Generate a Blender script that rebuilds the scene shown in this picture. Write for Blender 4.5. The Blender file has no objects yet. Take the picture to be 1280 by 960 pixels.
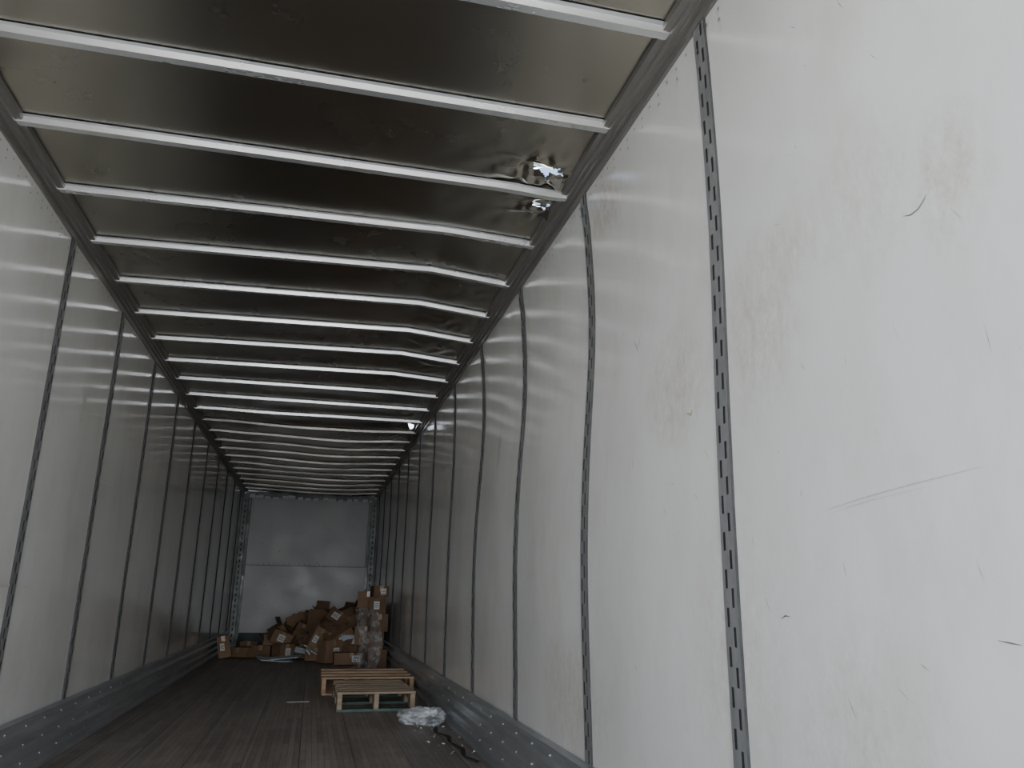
import bpy, bmesh, math, random
from mathutils import Vector, Matrix, Euler, noise
random.seed(7)
scene = bpy.context.scene
XL, XR, YA, YB, ZT = -1.40, 1.10, -0.10, 15.50, 2.77
SEAMS = [0.775 + 1.175*k for k in range(13) if 0.775+1.175*k < 15.2]
BOWS = [-0.26 + 0.585*k + 0.0 for k in range(28) if -0.26+0.585*k < 15.3]

# ------------------------------------------------------------ materials
def new_mat(name):
    m = bpy.data.materials.new(name); m.use_nodes = True
    nt = m.node_tree; b = nt.nodes['Principled BSDF']
    return m, nt, b
def N(nt, t, **kw):
    n = nt.nodes.new(t)
    for k, v in kw.items(): setattr(n, k, v)
    return n
def obj_coord(nt, scale=(1,1,1), loc=(0,0,0), rot=(0,0,0)):
    tc = N(nt,'ShaderNodeTexCoord'); mp = N(nt,'ShaderNodeMapping')
    mp.inputs['Scale'].default_value = scale; mp.inputs['Location'].default_value = loc
    mp.inputs['Rotation'].default_value = rot
    nt.links.new(tc.outputs['Object'], mp.inputs['Vector'])
    return mp.outputs['Vector']
def noise_tex(nt, vec, scale, detail=4, rough=0.5):
    n = N(nt,'ShaderNodeTexNoise'); n.inputs['Scale'].default_value=scale
    n.inputs['Detail'].default_value=detail; n.inputs['Roughness'].default_value=rough
    nt.links.new(vec, n.inputs['Vector']); return n.outputs['Fac']
def ramp(nt, fac, stops):
    r = N(nt,'ShaderNodeValToRGB'); e = r.color_ramp.elements
    while len(e) < len(stops): e.new(0.5)
    for i,(p,c) in enumerate(stops):
        e[i].position = p; e[i].color = (c[0],c[1],c[2],1)
    nt.links.new(fac, r.inputs['Fac']); return r.outputs['Color']
def mixc(nt, fac, a, b, mode='MIX'):
    m = N(nt,'ShaderNodeMix', data_type='RGBA', blend_type=mode)
    def put(sock, v):
        if isinstance(v, (tuple,list)): sock.default_value = (v[0],v[1],v[2],1)
        elif isinstance(v,(int,float)): sock.default_value = v
        else: nt.links.new(v, sock)
    put(m.inputs[0], fac); put(m.inputs[6], a); put(m.inputs[7], b)
    return m.outputs[2]
def math_n(nt, op, a, b=None, clamp=False):
    m = N(nt,'ShaderNodeMath', operation=op); m.use_clamp = clamp
    for i,v in enumerate((a,b)):
        if v is None: continue
        if isinstance(v,(int,float)): m.inputs[i].default_value=v
        else: nt.links.new(v, m.inputs[i])
    return m.outputs[0]
def bump(nt, b, h, strength, dist):
    bn = N(nt,'ShaderNodeBump'); bn.inputs['Strength'].default_value=strength
    bn.inputs['Distance'].default_value=dist
    nt.links.new(h, bn.inputs['Height']); nt.links.new(bn.outputs[0], b.inputs['Normal'])

def wall_material(name, stains, base=(0.85,0.845,0.815), rough=0.17):
    m, nt, b = new_mat(name)
    v = obj_coord(nt)
    tone = noise_tex(nt, v, 0.9, 3)
    col = ramp(nt, tone, [(0.3,tuple(c*0.95 for c in base)),(0.7,base)])
    fine = noise_tex(nt, v, 2.5, 3, 0.5)
    speck = noise_tex(nt, obj_coord(nt,(1,1.0,0.45)), 60, 5, 0.7)
    dirt = ramp(nt, speck, [(0.65,(0,0,0)),(0.80,(0.4,0.4,0.4))])
    col = mixc(nt, dirt, col, (0.40,0.34,0.28))
    blot = noise_tex(nt, obj_coord(nt,(1,1,0.5),(4,2,7)), 3.5, 8, 0.7)
    col = mixc(nt, ramp(nt, blot, [(0.46,(0,0,0)),(0.75,(0.35,0.35,0.35))]), col, (0.60,0.56,0.48))
    tc = N(nt,'ShaderNodeTexCoord'); sx = N(nt,'ShaderNodeSeparateXYZ')
    nt.links.new(tc.outputs['Object'], sx.inputs[0])
    total = None
    for (y,z,ry,rz,s) in stains:
        a = math_n(nt,'DIVIDE',math_n(nt,'SUBTRACT',sx.outputs[1],y),ry)
        c = math_n(nt,'DIVIDE',math_n(nt,'SUBTRACT',sx.outputs[2],z),rz)
        d = math_n(nt,'ADD',math_n(nt,'MULTIPLY',a,a),math_n(nt,'MULTIPLY',c,c))
        g = math_n(nt,'MULTIPLY',math_n(nt,'SUBTRACT',1.0,d,True),s)
        total = g if total is None else math_n(nt,'MAXIMUM',total,g)
    if total is not None:
        streak = noise_tex(nt, obj_coord(nt,(1,1,0.55),rot=(0.5,0,0)), 26, 12, 0.85)
        sm = ramp(nt, streak, [(0.40,(0,0,0)),(0.80,(0.9,0.9,0.9))])
        f = math_n(nt,'MULTIPLY',sm,total,True)
        col = mixc(nt, f, col, (0.46,0.37,0.26))
    nt.links.new(col, b.inputs['Base Color'])
    r = ramp(nt, fine, [(0.3,(rough*0.85,)*3),(0.75,(rough*1.25,)*3)])
    nt.links.new(r, b.inputs['Roughness'])
    b.inputs['Specular IOR Level'].default_value = 0.55
    return m

mat_wall_r = wall_material('white_liner_panel_scuffed', [
    (1.07,1.68,0.12,0.18,1.0),(1.75,1.62,0.25,0.30,0.9),(1.60,1.75,0.2,0.15,0.8),
    (2.25,1.58,0.28,0.25,1.0),(1.3,1.75,0.2,0.25,0.6),(2.9,2.55,0.35,0.15,1.2),
    (1.95,0.75,0.30,0.5,0.7),(1.45,0.6,0.3,0.3,0.7),(4.9,1.83,0.05,0.16,1),(3.3,0.5,0.5,0.3,0.8)])
mat_wall_l = wall_material('white_liner_panel', [(4.94,1.97,0.06,0.2,0.25),(4.2,0.9,0.3,0.1,0.3)], rough=0.10)
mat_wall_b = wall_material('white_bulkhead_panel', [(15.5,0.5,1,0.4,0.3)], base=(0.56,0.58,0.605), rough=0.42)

def metal(name, c0, c1, rough, scale=3, stretch=(1,1,1), bs=0.1, metallic=1.0):
    m, nt, b = new_mat(name)
    v = obj_coord(nt, stretch)
    f = noise_tex(nt, v, scale, 6, 0.6)
    nt.links.new(ramp(nt, f, [(0.3,c0),(0.7,c1)]), b.inputs['Base Color'])
    nt.links.new(ramp(nt, f, [(0.3,(rough*1.25,)*3),(0.7,(rough*0.85,)*3)]), b.inputs['Roughness'])
    b.inputs['Metallic'].default_value = metallic
    if bs: bump(nt, b, f, bs, 0.01)
    return m
mat_roof = metal('aluminium_roof_sheet', (0.46,0.435,0.375),(0.55,0.52,0.455),0.24,1.3,(1,1,1),0)
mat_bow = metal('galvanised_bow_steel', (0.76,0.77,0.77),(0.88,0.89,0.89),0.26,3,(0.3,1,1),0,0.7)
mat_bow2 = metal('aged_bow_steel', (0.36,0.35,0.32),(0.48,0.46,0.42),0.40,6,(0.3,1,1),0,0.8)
mat_rail = metal('dull_aluminium_extrusion', (0.30,0.285,0.265),(0.40,0.385,0.36),0.42,8,(1,0.1,1),0.05,0.7)
mat_scuff = metal('scuff_rail_aluminium', (0.48,0.50,0.52),(0.72,0.74,0.76),0.34,7,(1,0.15,2),0.1,0.75)
mat_strip = metal('slotted_post_steel', (0.26,0.26,0.26),(0.38,0.38,0.38),0.5,12,(1,1,0.3),0.05,0.4)
mat_slot = metal('slot_shade_dark', (0.05,0.05,0.05),(0.08,0.08,0.08),0.7,10,(1,1,1),0,0.0)  # dark colour stands in for shade inside the slots; strip sides share it
mat_dark = metal('blackened_steel', (0.02,0.02,0.02),(0.035,0.035,0.035),0.7,10,(1,1,1),0,0.0)
mat_post = metal('corner_post_steel', (0.16,0.18,0.18),(0.26,0.28,0.28),0.5,6,(1,1,1),0.1,0.5)

m, nt, b = new_mat('laminated_oak_floor'); mat_floor = m
v = obj_coord(nt,(1,1,1))
br = N(nt,'ShaderNodeTexBrick'); mp = N(nt,'ShaderNodeMapping')
mp.inputs['Rotation'].default_value=(0,0,math.pi/2)
nt.links.new(v, mp.inputs['Vector']); nt.links.new(mp.outputs[0], br.inputs['Vector'])
br.inputs['Scale'].default_value=1; br.inputs['Brick Width'].default_value=1.1
br.inputs['Row Height'].default_value=0.035; br.inputs['Mortar Size'].default_value=0.0012
br.inputs['Color1'].default_value=(0.40,0.335,0.295,1); br.inputs['Color2'].default_value=(0.25,0.21,0.185,1)
br.inputs['Mortar'].default_value=(0.07,0.06,0.05,1)
br2 = N(nt,'ShaderNodeTexBrick'); nt.links.new(mp.outputs[0], br2.inputs['Vector'])
br2.inputs['Scale'].default_value=1; br2.inputs['Brick Width'].default_value=60
br2.inputs['Row Height'].default_value=0.305; br2.inputs['Mortar Size'].default_value=0.003
br2.inputs['Color1'].default_value=(1,1,1,1); br2.inputs['Color2'].default_value=(0.88,0.88,0.88,1)
br2.inputs['Mortar'].default_value=(0.25,0.25,0.25,1)
g = noise_tex(nt, obj_coord(nt,(30,1.2,1)), 3, 8, 0.7)
c = mixc(nt, 0.55, br.outputs['Color'], ramp(nt,g,[(0.3,(0.45,0.45,0.45)),(0.7,(1.0,1.0,1.0))]), 'MULTIPLY')
d = noise_tex(nt, v, 2.0, 8, 0.75)
c = mixc(nt, ramp(nt,d,[(0.45,(0,0,0)),(0.70,(0.7,0.7,0.7))]), c, (0.46,0.41,0.37))
d2 = noise_tex(nt, obj_coord(nt,(2.5,0.7,1),(3,1,0)), 1.5, 8, 0.75)
c = mixc(nt, ramp(nt,d2,[(0.50,(0,0,0)),(0.72,(0.5,0.5,0.5))]), c, (0.13,0.11,0.095))
c = mixc(nt, 1.0, c, br2.outputs['Color'], 'MULTIPLY')
nt.links.new(c, b.inputs['Base Color'])
nt.links.new(ramp(nt,d,[(0.3,(0.36,)*3),(0.7,(0.56,)*3)]), b.inputs['Roughness'])
bump(nt, b, br.outputs['Fac'], 0.25, 0.002)

def plain(name, c0, c1, rough, scale=5, stretch=(1,1,1), bs=0.1):
    return metal(name, c0, c1, rough, scale, stretch, bs, 0.0)
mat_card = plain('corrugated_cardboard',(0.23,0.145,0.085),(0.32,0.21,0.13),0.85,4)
mat_card2 = plain('corrugated_cardboard_dark',(0.15,0.092,0.056),(0.22,0.138,0.086),0.85,4)  # darker of the two cardboard browns in the pile
mat_tape = plain('packing_tape',(0.34,0.24,0.15),(0.40,0.29,0.18),0.25,4)
mat_label = plain('paper_label',(0.70,0.70,0.70),(0.80,0.80,0.80),0.6,4)
mat_ink = plain('printed_ink',(0.03,0.03,0.03),(0.05,0.05,0.05),0.6,4)
mat_blue = plain('pale_blue_foam_sheet',(0.50,0.57,0.64),(0.62,0.68,0.73),0.5,4)
mat_wood = plain('pallet_wood',(0.38,0.24,0.15),(0.58,0.41,0.27),0.8,9,(0.4,3,3),0.2)
mat_wood2 = plain('pallet_wood_weathered',(0.32,0.24,0.17),(0.50,0.40,0.29),0.8,9,(0.4,3,3),0.2)
mat_green = plain('painted_pallet_block',(0.06,0.14,0.13),(0.10,0.19,0.18),0.7,9)
mat_teal = plain('painted_kick_plate',(0.02,0.045,0.045),(0.035,0.06,0.06),0.5,5)
mat_strap = plain('dark_webbing_strap',(0.02,0.02,0.02),(0.05,0.05,0.05),0.7,30)
mat_stain = plain('dark_scrape_mark',(0.14,0.11,0.08),(0.26,0.22,0.18),0.7,40)
mat_tan = plain('tan_scrape_mark',(0.42,0.35,0.24),(0.52,0.45,0.33),0.7,40)
mat_graze = plain('grey_graze_mark',(0.52,0.51,0.48),(0.66,0.65,0.62),0.6,60)
mat_concrete = plain('yard_concrete',(0.50,0.48,0.45),(0.62,0.60,0.56),0.9,0.6,(1,1,1),0)
mat_ext = plain('exterior_white_paint',(0.75,0.75,0.75),(0.8,0.8,0.8),0.4,2)

def plastic(name, alpha):
    m, nt, b = new_mat(name)
    b.inputs['Base Color'].default_value=(0.80,0.83,0.86,1); b.inputs['Roughness'].default_value=0.15
    n = noise_tex(nt, obj_coord(nt), 12, 4)
    nt.links.new(ramp(nt,n,[(0.38,(alpha*0.25,)*3),(0.68,(min(1,alpha*2.2),)*3)]), b.inputs['Alpha'])
    b.inputs['Specular IOR Level'].default_value = 0.9
    return m
mat_film = plastic('clear_stretch_film',0.24)
mat_bag = plastic('crumpled_plastic_bag_film',0.6)

# ------------------------------------------------------------ mesh helpers
def finish(name, bm, mats, smooth=False, parent=None, recalc=True):
    if recalc: bmesh.ops.recalc_face_normals(bm, faces=bm.faces)
    me = bpy.data.meshes.new(name); bm.to_mesh(me); bm.free()
    for mm in mats: me.materials.append(mm)
    if smooth:
        for p in me.polygons: p.use_smooth = True
    o = bpy.data.objects.new(name, me); scene.collection.objects.link(o)
    if parent: o.parent = parent
    return o
def box(bm, c, d, rot=None, mi=0, M=None):
    T = Matrix.Translation(Vector(c))
    if rot is not None: T = T @ Euler(rot).to_matrix().to_4x4()
    if M is not None: T = M @ T
    vs = [bm.verts.new(T @ Vector((sx*d[0]/2, sy*d[1]/2, sz*d[2]/2))) for sx in (-1,1) for sy in (-1,1) for sz in (-1,1)]
    for f in ((0,1,3,2),(4,6,7,5),(0,4,5,1),(2,3,7,6),(0,2,6,4),(1,5,7,3)):
        fc = bm.faces.new([vs[i] for i in f]); fc.material_index = mi
    return vs
def extrude_y(bm, prof, ys, mi=0, closed=False, wob=None):
    rows=[]
    for y in ys:
        rows.append([bm.verts.new((p[0]+(wob(y,p[1]) if wob else 0), y, p[1])) for p in prof])
    n=len(prof)
    for a,b_ in zip(rows,rows[1:]):
        for i in range(n if closed else n-1):
            j=(i+1)%n
            f=bm.faces.new((a[i],a[j],b_[j],b_[i])); f.material_index=mi
    if closed:
        bm.faces.new(rows[0]); bm.faces.new(rows[-1][::-1])
def frange(a,b_,s):
    n=max(1,int(round((b_-a)/s))); return [a+(b_-a)*i/n for i in range(n+1)]
def g(x,c,s): return math.exp(-((x-c)/s)**2/2)
def sstep(a,b_,x):
    t=max(0,min(1,(x-a)/(b_-a))); return t*t*(3-2*t)

# wall surface functions
def wr(y,z):
    A = sstep(1.2,2.8,y)*(1-0.8*sstep(5.2,8,y))
    k = ((y-0.775)%1.175)/1.175
    pil = math.sin(math.pi*k)**2
    top = 1-sstep(2.55,2.76,z)
    d = A*(0.036*g(z,2.12,0.36) - 0.012*g(z,1.05,0.35))*top
    d -= 0.006*pil*sstep(0.2,0.6,z)*top*(0.5+A*0.5)
    d += 0.006*noise.noise(Vector((3.1,y*0.7,z*0.9)))*top
    return XR + d
def wl(y,z):
    k = ((y-0.775)%1.175)/1.175
    return XL + 0.003*math.sin(math.pi*k)**2 + 0.004*noise.noise(Vector((5.5,y*0.7,z*1.0)))*(1-sstep(2.6,2.76,z))

def build_wall(name, fn, out, mat):
    bm=bmesh.new(); ys=frange(YA,YB,0.05); zs=frange(0,ZT+0.05,0.05)
    rows=[[bm.verts.new((fn(y,z),y,z)) for z in zs] for y in ys]
    for a,b_ in zip(rows,rows[1:]):
        for i in range(len(zs)-1): bm.faces.new((a[i],a[i+1],b_[i+1],b_[i]))
    x0=out
    q=[bm.verts.new(p) for p in ((x0,YA,0),(x0,YA,ZT+0.05),(x0,YB,ZT+0.05),(x0,YB,0))]
    f=bm.faces.new(q); f.material_index=1
    for ya in (YA,YB):
        xa=fn(ya,1)
        q=[bm.verts.new(p) for p in ((xa,ya,0),(xa,ya,ZT),(x0,ya,ZT),(x0,ya,0))]
        f=bm.faces.new(q); f.material_index=1
    return finish(name,bm,[mat,mat_ext],smooth=False,recalc=False)
wR=build_wall('wall_right',wr,XR+0.09,mat_wall_r)
wL=build_wall('wall_left',wl,XL-0.06,mat_wall_l)
for o in (wR,wL):
    for p in o.data.polygons: p.use_smooth = p.material_index==0

# back bulkhead
bm=bmesh.new()
def backy(x,z): return YB - 0.003*noise.noise(Vector((x*1.2,1.3,z*1.4))) - 0.012*g(x,.7,.25)*g(z,2.1,.25)*noise.noise(Vector((x*6,4,z*6)))
xs=frange(XL,XR,0.04)
for (z0,z1) in ((0.0,1.430),(1.445,2.80)):
    zs=frange(z0,z1,0.04)
    rows=[[bm.verts.new((x,backy(x,z),z)) for z in zs] for x in xs]
    for a,b_ in zip(rows,rows[1:]):
        for i in range(len(zs)-1): bm.faces.new((a[i],b_[i],b_[i+1],a[i+1]))
q=[bm.verts.new(p) for p in ((XL,YB+0.05,-0.1),(XR,YB+0.05,-0.1),(XR,YB+0.05,2.86),(XL,YB+0.05,2.86))]
f=bm.faces.new(q); f.material_index=1
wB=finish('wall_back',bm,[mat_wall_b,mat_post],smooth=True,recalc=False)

bm=bmesh.new()
for i in range(24): box(bm,(-1.2+i*0.092,YB-0.01,1.47),(0.012,0.01,0.012),mi=2)
for i in range(18):
    box(bm,(random.uniform(-1.1,.9),YB-0.01,random.uniform(.5,2.4)),(random.uniform(.008,.016),0.004,random.uniform(.008,.016)),(0,random.uniform(0,3),0),mi=2)
box(bm,(-0.15,YB-0.03,0.12),(2.4,0.03,0.24),mi=3)
box(bm,(-0.15,YB-0.03,2.74),(2.42,0.06,0.10),mi=0)
for i in range(16):
    box(bm,(-1.25+i*0.15+random.uniform(-.02,.02),YB-0.07,2.69+random.uniform(-.015,.02)),(random.uniform(.08,.14),0.012,random.uniform(.03,.07)),(0,random.uniform(-.15,.15),0),mi=1)
finish('trim_1',bm,[mat_post,mat_label,mat_dark,mat_teal])
bm=bmesh.new()
for s,x in ((1,XL),(-1,XR)):
    box(bm,(x+s*0.06,YB-0.09,1.37),(0.10,0.14,2.74))
    box(bm,(x+s*0.135,YB-0.045,1.37),(0.05,0.05,2.74))
    for i in range(26): box(bm,(x+s*0.06,YB-0.162,0.1+i*0.1),(0.02,0.01,0.05),mi=1)
finish('trim_2',bm,[mat_post,mat_dark])

# floor
bm=bmesh.new(); box(bm,((XL+XR)/2,(YA+YB)/2,-0.06),(XR-XL+0.1,YB-YA,0.12))
finish('floor',bm,[mat_floor])

# scuff rails
prof=[(.050,0),(.050,.025),(.022,.040),(.022,.075),(.048,.090),(.048,.115),(.022,.130),(.022,.165),(.048,.180),(.048,.205),(.022,.220),(.022,.255),(.030,.262),(.030,.275),(.004,.285)]
for nm,x,s in (('baseboard_left',XL,1),('baseboard_right',XR,-1)):
    bm=bmesh.new()
    wob=lambda y,z,s=s: s*(0.006*noise.noise(Vector((s*3,y*1.5,z*3)))+0.012*max(0,noise.noise(Vector((s*7,y*3,z*8)))-0.25)*(-1))
    extrude_y(bm,[(x+s*(p[0]+0.006),p[1]) for p in prof],frange(YA,YB-0.17,0.06),wob=wob)
    for y in frange(YA+0.1,YB-0.3,0.3):
        for z in (0.06,0.148,0.237):
            bmesh.ops.create_uvsphere(bm,u_segments=6,v_segments=4,radius=0.006,matrix=Matrix.Translation((x+s*0.03,y,z)))
    o=finish(nm,bm,[mat_scuff],recalc=False)

# top rails
def rail(nm,x,s):
    bm=bmesh.new()
    P=[(0.0,2.735),(.012,2.735),(.014,2.762),(.030,2.764),(.032,2.776),(.050,2.778),(.052,2.790),(.078,2.793),(.080,2.815),(.0,2.85)]
    extrude_y(bm,[(x+s*p[0],p[1]) for p in P],frange(YA,YB-0.05,0.3),closed=True)
    return finish(nm,bm,[mat_rail])
rail('trim_3',XL,1); rail('trim_4',XR,-1)

# slotted seam strips with rivets
def strips(nm,fn,s):
    bm=bmesh.new()
    cols=[-.035,-.021,-.009,.009,.021,.035]
    for y0 in SEAMS:
        zs=frange(0.285,2.735,0.05)
        def P(y,z,off): return (fn(y0,z)+s*off, y, z)
        grid=[[bm.verts.new(P(y0+c,z,0.009)) for c in cols] for z in zs]
        for i in range(len(zs)-1):
            for j in range(5):
                if (j==1 and i%2==0) or (j==3 and i%2==1): 
                    continue
                bm.faces.new((grid[i][j],grid[i][j+1],grid[i+1][j+1],grid[i+1][j]))
        for e in (-1,1):
            a=[(bm.verts.new(P(y0+e*.035,z,0.009)),bm.verts.new(P(y0+e*.035,z,-0.006))) for z in zs]
            for u_,w_ in zip(a,a[1:]):
                f=bm.faces.new((u_[0],u_[1],w_[1],w_[0])); f.material_index=1
        a=[(bm.verts.new(P(y0-.034,z,0.003)),bm.verts.new(P(y0+.034,z,0.003))) for z in zs]
        for u_,w_ in zip(a,a[1:]):
            f=bm.faces.new((u_[0],u_[1],w_[1],w_[0])); f.material_index=1
        for e in (-1,1):
            for z in frange(0.35,2.68,0.10):
                bmesh.ops.create_circle(bm,cap_ends=True,segments=6,radius=0.0045,matrix=Matrix.Translation((fn(y0,z)+s*0.011,y0+e*.028,z))@Matrix.Rotation(math.pi/2,4,'Y'))
    for y in frange(YA+0.05,YB-0.3,0.075):
        for z in (2.70,2.66):
            if z<2.68 and int(y*13.3)%2: continue
            bmesh.ops.create_circle(bm,cap_ends=True,segments=6,radius=0.006,matrix=Matrix.Translation((fn(y,z)+s*0.004,y,z))@Matrix.Rotation(math.pi/2,4,'Y'))
    return finish(nm,bm,[mat_strip,mat_slot],recalc=False)
strips('trim_5',wl,1); strips('trim_6',wr,-1)

# ------------------------------------------------------------ roof
def tri(x):
    if x<0.56: return max(0,(x+1.35)/1.91)
    return max(0,(1.05-x)/0.49)
def rz(x,y):
    A=0.045*sstep(3.2,4.4,y)*(1-sstep(6.0,8,y))
    h=2.812+A*tri(x)
    h-=0.045*sstep(8,10,y)*g(x,0.0,0.6)
    h+=0.02*sstep(7.5,9,y)*noise.noise(Vector((x*1.1,y*0.9,2.2)))*min(1,(1.1-abs(x+.15))*3 if abs(x+.15)<1.1 else 0)
    h-=0.012*g(x,0.97,0.10)*g(y,3.22,0.18)
    return h
HOLES=[[(.905+a,3.075+b_) for a,b_ in [(-.10,-.01),(-.03,.006),(0,.035),(.02,.005),(.09,.025),(.04,-.012),(.055,-.04),(.01,-.015),(-.04,-.035),(-.03,-.012)]],
       [(.975+a,3.40+b_) for a,b_ in [(-.06,-.035),(-.01,-.022),(.035,-.04),(.015,-.005),(.025,.045),(-.01,.008),(-.03,.02)]],
       [(.96+a,8.88+b_) for a,b_ in [(-.04,-.12),(.02,-.14),(.04,.0),(.02,.12),(-.01,.03)]]]
def inside(p,poly):
    x,y=p; r=False; n=len(poly)
    for i in range(n):
        x1,y1=poly[i]; x2,y2=poly[(i+1)%n]
        if (y1>y)!=(y2>y) and x<(x2-x1)*(y-y1)/(y2-y1)+x1: r=not r
    return r
def sheet(x,y):
    h=rz(x,y)+0.003
    k=((y-BOWS[0])%0.585)/0.585
    edge=min(1,max(0,(x-XL-0.05)*6))*min(1,max(0,(XR-0.05-x)*6))
    s=math.sin(math.pi*k)**2*edge
    amp=1+2.0*sstep(7,9,y)
    h+=s*(0.004+0.007*amp*noise.noise(Vector((x*1.0,y*0.9,0.5))) + 0.0015*amp*noise.noise(Vector((x*3.0,y*3.5,7.5))))
    c=g(x,0.9,0.22)*(0.7*g(y,3.2,0.3)+0.8*g(y,5.7,0.6)+0.7*g(y,8.7,0.5))
    n1=noise.noise(Vector((x*7+y*2,y*6,1.1)))
    h+=s*0.025*c*(abs(n1)*2-0.4)
    c2=g(x,0.86,0.12)*g(y,3.12,0.12)+g(x,0.96,0.08)*g(y,3.40,0.12)
    h+=0.02*c2*noise.noise(Vector((x*22,y*22,3)))
    return h
def merge(a,lo,hi,st):
    return sorted([v for v in a if v<lo-1e-4 or v>hi+1e-4]+frange(lo,hi,st))
bm=bmesh.new()
xs=merge(frange(XL+.02,XR-.02,0.035),0.76,1.06,0.008)
ys=merge(merge(frange(YA,YB+.02,0.035),2.98,3.50,0.008),8.70,9.06,0.015)
rows=[[bm.verts.new((x,y,sheet(x,y))) for x in xs] for y in ys]
for j in range(len(ys)-1):
    for i in range(len(xs)-1):
        c=((xs[i]+xs[i+1])/2,(ys[j]+ys[j+1])/2)
        if c[0]>0.7 and any(inside(c,h) for h in HOLES): continue
        bm.faces.new((rows[j][i],rows[j][i+1],rows[j+1][i+1],rows[j+1][i]))
bmesh.ops.delete(bm,geom=[v for v in bm.verts if not v.link_faces],context='VERTS')
def flap(a,b_,t):
    v=[bm.verts.new(p) for p in (a,b_,t)]; bm.faces.new(v)
flap((.80,3.06,2.80),(.87,3.03,2.80),(.84,3.00,2.77))
flap((.93,3.12,2.80),(.99,3.11,2.80),(.98,3.15,2.765))
flap((.91,3.36,2.79),(.99,3.34,2.79),(.96,3.31,2.755))
flap((.98,3.46,2.80),(1.01,3.40,2.79),(1.02,3.47,2.77))
finish('ceiling',bm,[mat_roof],smooth=True,recalc=False)

bm=bmesh.new()
prof=[(-.040,-.001),(-.022,-.002),(-.017,-.026),(.017,-.026),(.022,-.002),(.040,-.001)]
for yb in BOWS:
    if yb<YA+0.05: continue
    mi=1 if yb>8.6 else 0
    xs=sorted(frange(XL+0.045,XR-0.045,0.05)+[0.56]); rows=[]
    jit=random.uniform(-.004,.004)
    for x in xs:
        wob=0.003*noise.noise(Vector((x*1.2,yb*3,4)))+jit
        rows.append([bm.verts.new((x,yb+wob+p[0],rz(x,yb)+p[1])) for p in prof])
    for a,b_ in zip(rows,rows[1:]):
        for i in range(5):
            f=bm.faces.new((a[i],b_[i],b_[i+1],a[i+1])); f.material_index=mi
    for x in (-1.28,-.62,0.56,0.95):
        bmesh.ops.create_circle(bm,cap_ends=True,segments=6,radius=.006,matrix=Matrix.Translation((x,yb,rz(x,yb)-.028)))
o=finish('roof_bows',bm,[mat_bow,mat_bow2],recalc=True)

# rear door frame (around the open doorway, behind the camera)
bm=bmesh.new()
box(bm,((XL+XR)/2,YA-0.05,2.84),(2.70,0.10,0.16))
box(bm,(XL-.03,YA-0.05,1.32),(0.10,0.10,2.88)); box(bm,(XR+.06,YA-0.05,1.32),(0.10,0.10,2.88))
box(bm,((XL+XR)/2,YA-0.05,-0.06),(2.60,0.10,0.12))
finish('rear_door_frame',bm,[mat_post])

# ------------------------------------------------------------ scrape marks on the liner
def mark(bm,fn,s,pts,w,mi=0):
    L=[]
    n=len(pts)
    for i,(y,z) in enumerate(pts):
        a=pts[max(0,i-1)]; c=pts[min(n-1,i+1)]
        t=Vector((c[0]-a[0],c[1]-a[1])); t.normalize(); nn=Vector((-t.y,t.x))
        ww=w*(0.25 if i in (0,n-1) else 1)
        L.append([bm.verts.new((fn(y,z)+s*.0015,y+nn.x*k*ww,z+nn.y*k*ww)) for k in (-1,1)])
    for a,c in zip(L,L[1:]):
        f=bm.faces.new((a[0],a[1],c[1],c[0])); f.material_index=mi
bm=bmesh.new()
mark(bm,wr,-1,[(1.19,1.655),(1.17,1.648),(1.15,1.650),(1.13,1.662),(1.125,1.67)],.0012)
mark(bm,wr,-1,[(1.105,.845),(1.08,.842),(1.06,.84)],.0014)
mark(bm,wr,-1,[(1.73,.862),(1.71,.870),(1.69,.868)],.002)
mark(bm,wr,-1,[(2.62,1.86),(2.60,1.83),(2.58,1.80)],.002)
mark(bm,wr,-1,[(2.55,1.87),(2.57,1.83),(2.58,1.80)],.0015)
mark(bm,wr,-1,[(2.18,1.47),(2.15,1.46),(2.14,1.475)],.006,1)
mark(bm,wr,-1,[(1.52,1.10),(1.4,1.112),(1.25,1.122),(1.09,1.13)],.0012,2)
mark(bm,wr,-1,[(1.50,1.092),(1.38,1.104),(1.22,1.112)],.0009,2)
for i in range(90):
    y=random.uniform(1.0,2.9); z=random.uniform(.4,2.4); a=random.uniform(.3,1.7); L=random.uniform(.01,.05)
    mark(bm,wr,-1,[(y,z),(y+L*.5*math.cos(a),z+L*.5*math.sin(a)),(y+L*math.cos(a),z+L*math.sin(a)*1.1)],.0008,random.choice((0,2,2,1)))
mark(bm,wr,-1,[(4.93,1.97),(4.91,1.88),(4.92,1.80),(4.90,1.70)],.006,1)
mark(bm,wr,-1,[(4.86,1.92),(4.90,1.86),(4.94,1.93)],.005,1)
mark(bm,wl,1,[(4.90,1.84),(4.93,1.93),(4.95,2.02),(4.93,2.10)],.018,2)
mark(bm,wl,1,[(5.3,1.70),(5.5,1.60),(5.9,1.62),(6.1,1.55)],.004,2)
mark(bm,wl,1,[(3.9,.92),(4.3,.93),(4.6,.92)],.006,2)
finish('scrape_marks',bm,[mat_stain,mat_tan,mat_graze],recalc=False)

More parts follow.
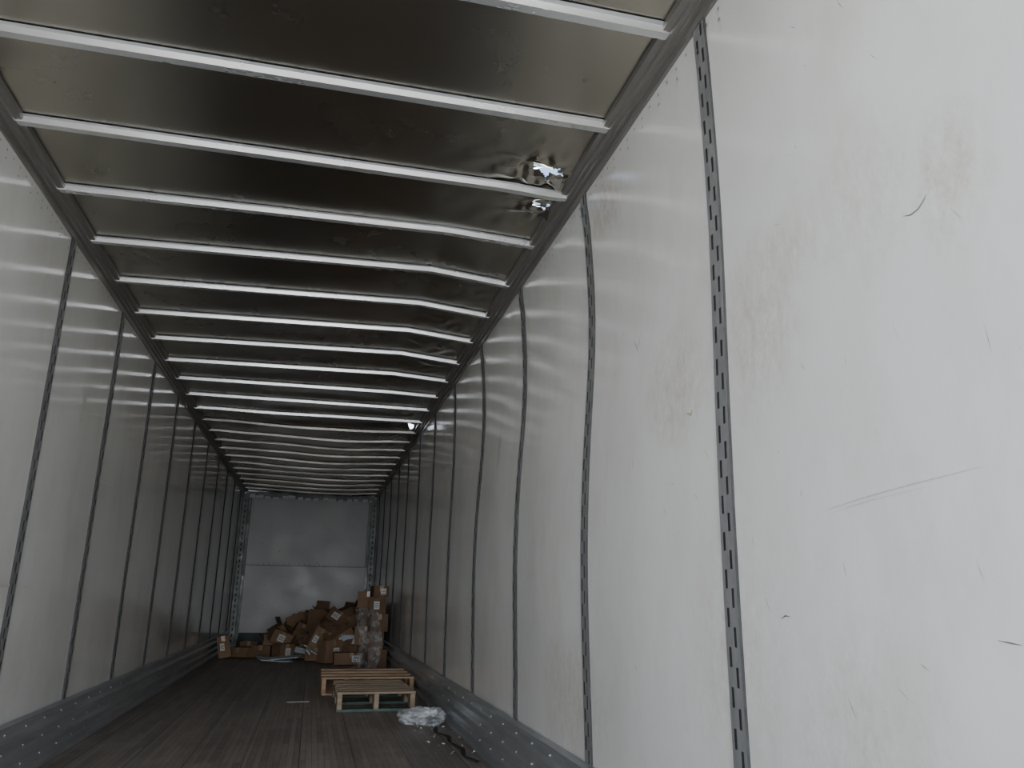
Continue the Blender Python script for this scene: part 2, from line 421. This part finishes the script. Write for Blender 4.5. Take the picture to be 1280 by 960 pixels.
# ------------------------------------------------------------ cargo debris
def carton(bm,c,d,rot,card=0,label=True,tape=True,openf=False):
    M=Matrix.Translation(Vector(c))@Euler(rot).to_matrix().to_4x4()
    w,l,h=d
    if openf:
        t=.006
        for sx in (-1,1): box(bm,(sx*(w/2-t/2),0,0),(t,l,h),mi=card,M=M)
        for sy in (-1,1): box(bm,(0,sy*(l/2-t/2),0),(w-2*t,t,h),mi=card,M=M)
        box(bm,(0,0,-h/2+t/2),(w-2*t,l-2*t,t),mi=card,M=M)
        for sx in (-1,1):
            a=random.uniform(.3,1.2)
            F=M@Matrix.Translation((sx*w/2,0,h/2))@Matrix.Rotation(sx*a,4,'Y')
            box(bm,(0,0,w*.22),(t*.6,l*.96,w*.44),mi=card,M=F)
        for sy in (-1,1):
            a=random.uniform(.3,1.3)
            F=M@Matrix.Translation((0,sy*l/2,h/2))@Matrix.Rotation(-sy*a,4,'X')
            box(bm,(0,0,l*.2),(w*.96,t*.6,l*.4),mi=card,M=F)
    else:
        box(bm,(0,0,0),d,mi=card,M=M)
        if tape:
            box(bm,(0,0,h/2+.001),(.05,l*1.0,.002),mi=2,M=M)
            for sy in (-1,1): box(bm,(0,sy*(l/2+.001),h/2-.035),(.05,.002,.07),mi=2,M=M)
        box(bm,(0,0,h/2+.0015),(.004,l,.002),mi=5,M=M)
    if label:
        lx=random.uniform(-.2,.2)*w
        box(bm,(lx,-l/2-.0015,0),(min(.11,w*.35),.002,min(.10,h*.55)),mi=3,M=M)
        for k in range(3): box(bm,(lx,-l/2-.003,(k-1)*.022),(min(.08,w*.27),.001,.007),mi=5,M=M)

bm=bmesh.new()
R=random.uniform
def H(x,y):
    if x<-.55: h=.20
    elif x<.2: h=.34+(x+.55)/.75*.20
    elif x<.7: h=.54+(x-.2)/.5*.06
    else: h=.68
    front=12.3-.9*sstep(-.2,.5,x)
    return h*(.35+.65*sstep(front,front+1.4,y)) if y>front-.05 else 0
placed=[]
for layer in range(5):
    z=.11+layer*.14
    tries=0
    while tries<300:
        tries+=1
        x=R(-1.0,.72); y=R(11.4,14.9)
        if H(x,y)<z*.98: continue
        if layer==0 and x<-.5 and R(0,1)<.6: continue
        if x<-.55 and y>14: continue
        if any(abs(x-p[0])<.25 and abs(y-p[1])<.27 and abs(z-p[2])<.1 for p in placed): continue
        placed.append((x,y,z))
        tl=.06 if layer==0 else .6
        d=(R(.20,.36),R(.20,.32),R(.13,.22))
        zz=z if layer else d[2]/2+.012
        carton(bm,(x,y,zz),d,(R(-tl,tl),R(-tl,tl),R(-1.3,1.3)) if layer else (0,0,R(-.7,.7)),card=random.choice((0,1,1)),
               label=R(0,1)<.25,openf=(R(0,1)<.2 and x<.6))
carton(bm,(-1.19,12.55,.175),(.17,.24,.30),(0,-.20,.12),0)
carton(bm,(-.92,13.2,.11),(.26,.25,.21),(0,0,.3),1,label=False)
carton(bm,(-.66,12.9,.09),(.28,.24,.17),(0,0,-.2),1,label=False)
carton(bm,(-.42,12.75,.30),(.30,.26,.19),(.15,.35,.3),0)
carton(bm,(.58,11.45,.085),(.46,.26,.15),(0,0,.04),0)
carton(bm,(.30,11.7,.16),(.26,.22,.30),(0,0,.5),0)
carton(bm,(.42,11.85,.33),(.36,.24,.18),(.2,-.55,.3),0)
carton(bm,(.10,12.1,.30),(.20,.24,.34),(.1,.45,.3),0)
carton(bm,(.20,12.9,.56),(.32,.28,.22),(.2,.45,.5),1,label=False)
carton(bm,(.55,12.9,.60),(.34,.28,.22),(.1,-.35,-.3),1,openf=True,label=False)
# loosely stacked cartons beside the right-hand wall
for i,(zz,hh,xx,rot) in enumerate(((.12,.23,.875,.10),(.35,.22,.86,-.12),(.57,.22,.88,.08),(.79,.21,.87,-.08),(.97,.14,.88,.10))):
    carton(bm,(xx,10.95+.03*(i%2),zz),(.24-.01*i,.30,hh),(0,0,rot),1,label=(i>=3),tape=(i%2==0))
for i,(zz,hh,xx,rot) in enumerate(((.13,.25,.81,.1),(.38,.24,.79,-.15),(.62,.23,.81,.12),(.86,.22,.79,-.1))):
    carton(bm,(xx,11.6,zz),(.30,.36,hh),(0,0,rot),1-i%2,label=False)
for (x,y,z,w,l,r) in ((-.44,12.05,.03,.46,.30,(0.10,.08,.3)),(-.30,12.0,.06,.40,.24,(.08,-.1,-.2)),(-.05,11.95,.22,.05,.20,(0,.45,.2)),
                      (.57,11.75,.30,.26,.02,(.35,0,.2)),(.12,11.9,.12,.20,.14,(.2,.5,.3)),(-.10,12.2,.14,.16,.1,(.6,.2,0)),(.66,11.6,.24,.16,.03,(.3,.3,0)),(.02,11.8,.16,.09,.18,(.3,.9,.1))):
    box(bm,(x,y,z),(w,l,.014 if l>.03 else .16),r,mi=4 if w>.1 else 3)
finish('cardboard_box_pile',bm,[mat_card,mat_card2,mat_tape,mat_label,mat_blue,mat_ink])

bm=bmesh.new()
n=46; mrows=[]
for i in range(n+1):
    u=i/n; row=[]
    for j in range(n+1):
        t=j/n
        x=.60+.30*u+.05*math.sin(t*4); z=.02+.74*t*(1-.25*(u-.4)**2)
        fold=noise.noise(Vector((u*9,t*3,1)))*.05+noise.noise(Vector((u*22,t*14,2)))*.025
        y=10.68-.22*(1-t)**1.5+fold
        row.append(bm.verts.new((min(1.0,x-.05*(1-t)),y,z)))
    mrows.append(row)
for a,c in zip(mrows,mrows[1:]):
    for j in range(n): bm.faces.new((a[j],c[j],c[j+1],a[j+1]))
finish('stretch_film',bm,[mat_film],smooth=False)

bm=bmesh.new()
bmesh.ops.create_icosphere(bm,subdivisions=5,radius=1)
for v_ in bm.verts:
    p=v_.co.copy()
    d=1+.35*noise.noise(p*1.6)+.22*abs(noise.noise(p*4))+.10*abs(noise.noise(p*9))
    q=Vector((p.x*.17*d,p.y*.14*d,p.z*.065*d+.05))
    if q.z<.004: q.z=.004+.002*noise.noise(p*8)
    v_.co=q
bmesh.ops.transform(bm,matrix=Matrix.Translation((.87,6.15,0))@Matrix.Rotation(-.4,4,'Z'),verts=bm.verts)
finish('plastic_bag',bm,[mat_bag])

def pallet(name,x0,x1,y0,y1,wood,foot,rot=0,nd=7,h=.145,ns=3,flip=False,nb=3):
    bm=bmesh.new(); w=x1-x0; l=y1-y0
    bw=.09; t=.018
    zt=lambda z: (h-z) if flip else z
    for i in range(nd):
        y=-l/2+bw/2+(l-bw)*i/(nd-1)
        box(bm,(R(-.006,.006),y,zt(h-t/2)),(w+R(-.015,.01),bw+(R(-.01,.01)),t),(0,0,R(-.012,.012)),mi=0)
    for k in range(ns):
        x=(k/(ns-1)*2-1)*(w/2-.022)
        box(bm,(x,0,zt(h-t-.025)),(.040,l,.05),mi=1)
        for yy in (-l*.42,0,l*.42): box(bm,(x,yy,zt(t+(h-2*t-.05)/2)),(.040,l*.16 if yy else l*.2,h-2*t-.05),mi=1)
    for i in range(nb):
        yy=-l/2+bw/2+(l-bw)*i/(nb-1)
        box(bm,(0,yy,zt(t/2)),(w,bw,t),mi=2)
    bmesh.ops.bevel(bm,geom=list(bm.edges),offset=.002,segments=1,affect='EDGES')
    bmesh.ops.transform(bm,matrix=Matrix.Translation(((x0+x1)/2,(y0+y1)/2,0.001))@Matrix.Rotation(rot,4,'Z'),verts=bm.verts)
    return finish(name,bm,[wood,wood,foot])
pallet('wooden_pallet',.15,1.02,7.98,8.95,mat_wood,mat_wood,0.0,h=.16,ns=5,flip=True,nb=4)
pallet('wooden_pallet.001',.255,.89,6.86,7.86,mat_wood2,mat_green,.01,nd=7,h=.15)

bm=bmesh.new(); box(bm,(-.05,7.55,.002),(.19,.05,.002),(0,0,.05)); finish('paper_slip',bm,[mat_label])
bm=bmesh.new()
pts=[(.93,5.95),(.90,5.75),(.96,5.55),(.93,5.35),(.97,5.1),(.94,4.9),(.99,4.7)]
L=[]
for i,(x,y) in enumerate(pts): L.append([bm.verts.new((x-.014,y,.004+.01*(i%2))),bm.verts.new((x+.014,y+.01,.004+.006*((i+1)%2)))])
for a,c in zip(L,L[1:]): bm.faces.new((a[0],a[1],c[1],c[0]))
finish('cargo_strap',bm,[mat_strap])
bm=bmesh.new()
for i in range(26):
    x=R(.75,1.03); y=R(4.7,6.2)
    s=R(.004,.012); box(bm,(x,y,s*.3+.001),(s,s*R(.5,2),s*.5),(0,0,R(0,3)),mi=random.choice((0,1)))
finish('floor_litter',bm,[mat_wood2,mat_label])

bm=bmesh.new(); q=[bm.verts.new(p) for p in ((-60,-80,-1.2),(60,-80,-1.2),(60,60,-1.2),(-60,60,-1.2))]; bm.faces.new(q)
finish('ground',bm,[mat_concrete])

# ------------------------------------------------------------ light
w=bpy.data.worlds.new('sky'); scene.world=w; w.use_nodes=True; nt=w.node_tree
bg=nt.nodes['Background']
tc=N(nt,'ShaderNodeTexCoord'); sp=N(nt,'ShaderNodeSeparateXYZ'); nt.links.new(tc.outputs['Generated'],sp.inputs[0])
col=ramp(nt,sp.outputs[2],[(0.0,(1.0,0.99,0.97)),(0.12,(0.64,0.68,0.73)),(0.34,(0.07,0.10,0.15))])
nt.links.new(col,bg.inputs['Color']); bg.inputs['Strength'].default_value=12.5
sd=bpy.data.lights.new('sun','SUN'); sd.energy=14; sd.angle=.6; sd.color=(1,.96,.90)
so=bpy.data.objects.new('sun',sd); scene.collection.objects.link(so)
so.rotation_euler=Vector((-.45,-.9,-1.0)).to_track_quat('-Z','Y').to_euler()
pd=bpy.data.lights.new('doorway_portal','AREA'); pd.shape='RECTANGLE'; pd.size=2.5; pd.size_y=2.77; pd.cycles.is_portal=True
po=bpy.data.objects.new('doorway_portal',pd); scene.collection.objects.link(po)
po.location=((XL+XR)/2,YA-.02,1.385); po.rotation_euler=(math.radians(90),0,0)
scene.view_settings.view_transform='AgX'

# ------------------------------------------------------------ camera
r=Vector((0.9703,-0.0773,0.2286)); a=Vector((-0.2409,-0.2602,0.9348)); u=Vector((0.0140,0.9638,0.2663))
R_=Vector((r.x,a.x,u.x)).normalized(); F=Vector((r.z,a.z,u.z)).normalized()
R_=(R_-F*R_.dot(F)).normalized(); U=R_.cross(F)
M=Matrix((R_,U,-F)).transposed().to_4x4(); M.translation=Vector((0,0,.9))
cd=bpy.data.cameras.new('camera'); cd.sensor_width=36; cd.lens=970/1280*36; cd.clip_start=.01; cd.clip_end=300
co=bpy.data.objects.new('camera',cd); scene.collection.objects.link(co); co.matrix_world=M
scene.camera=co
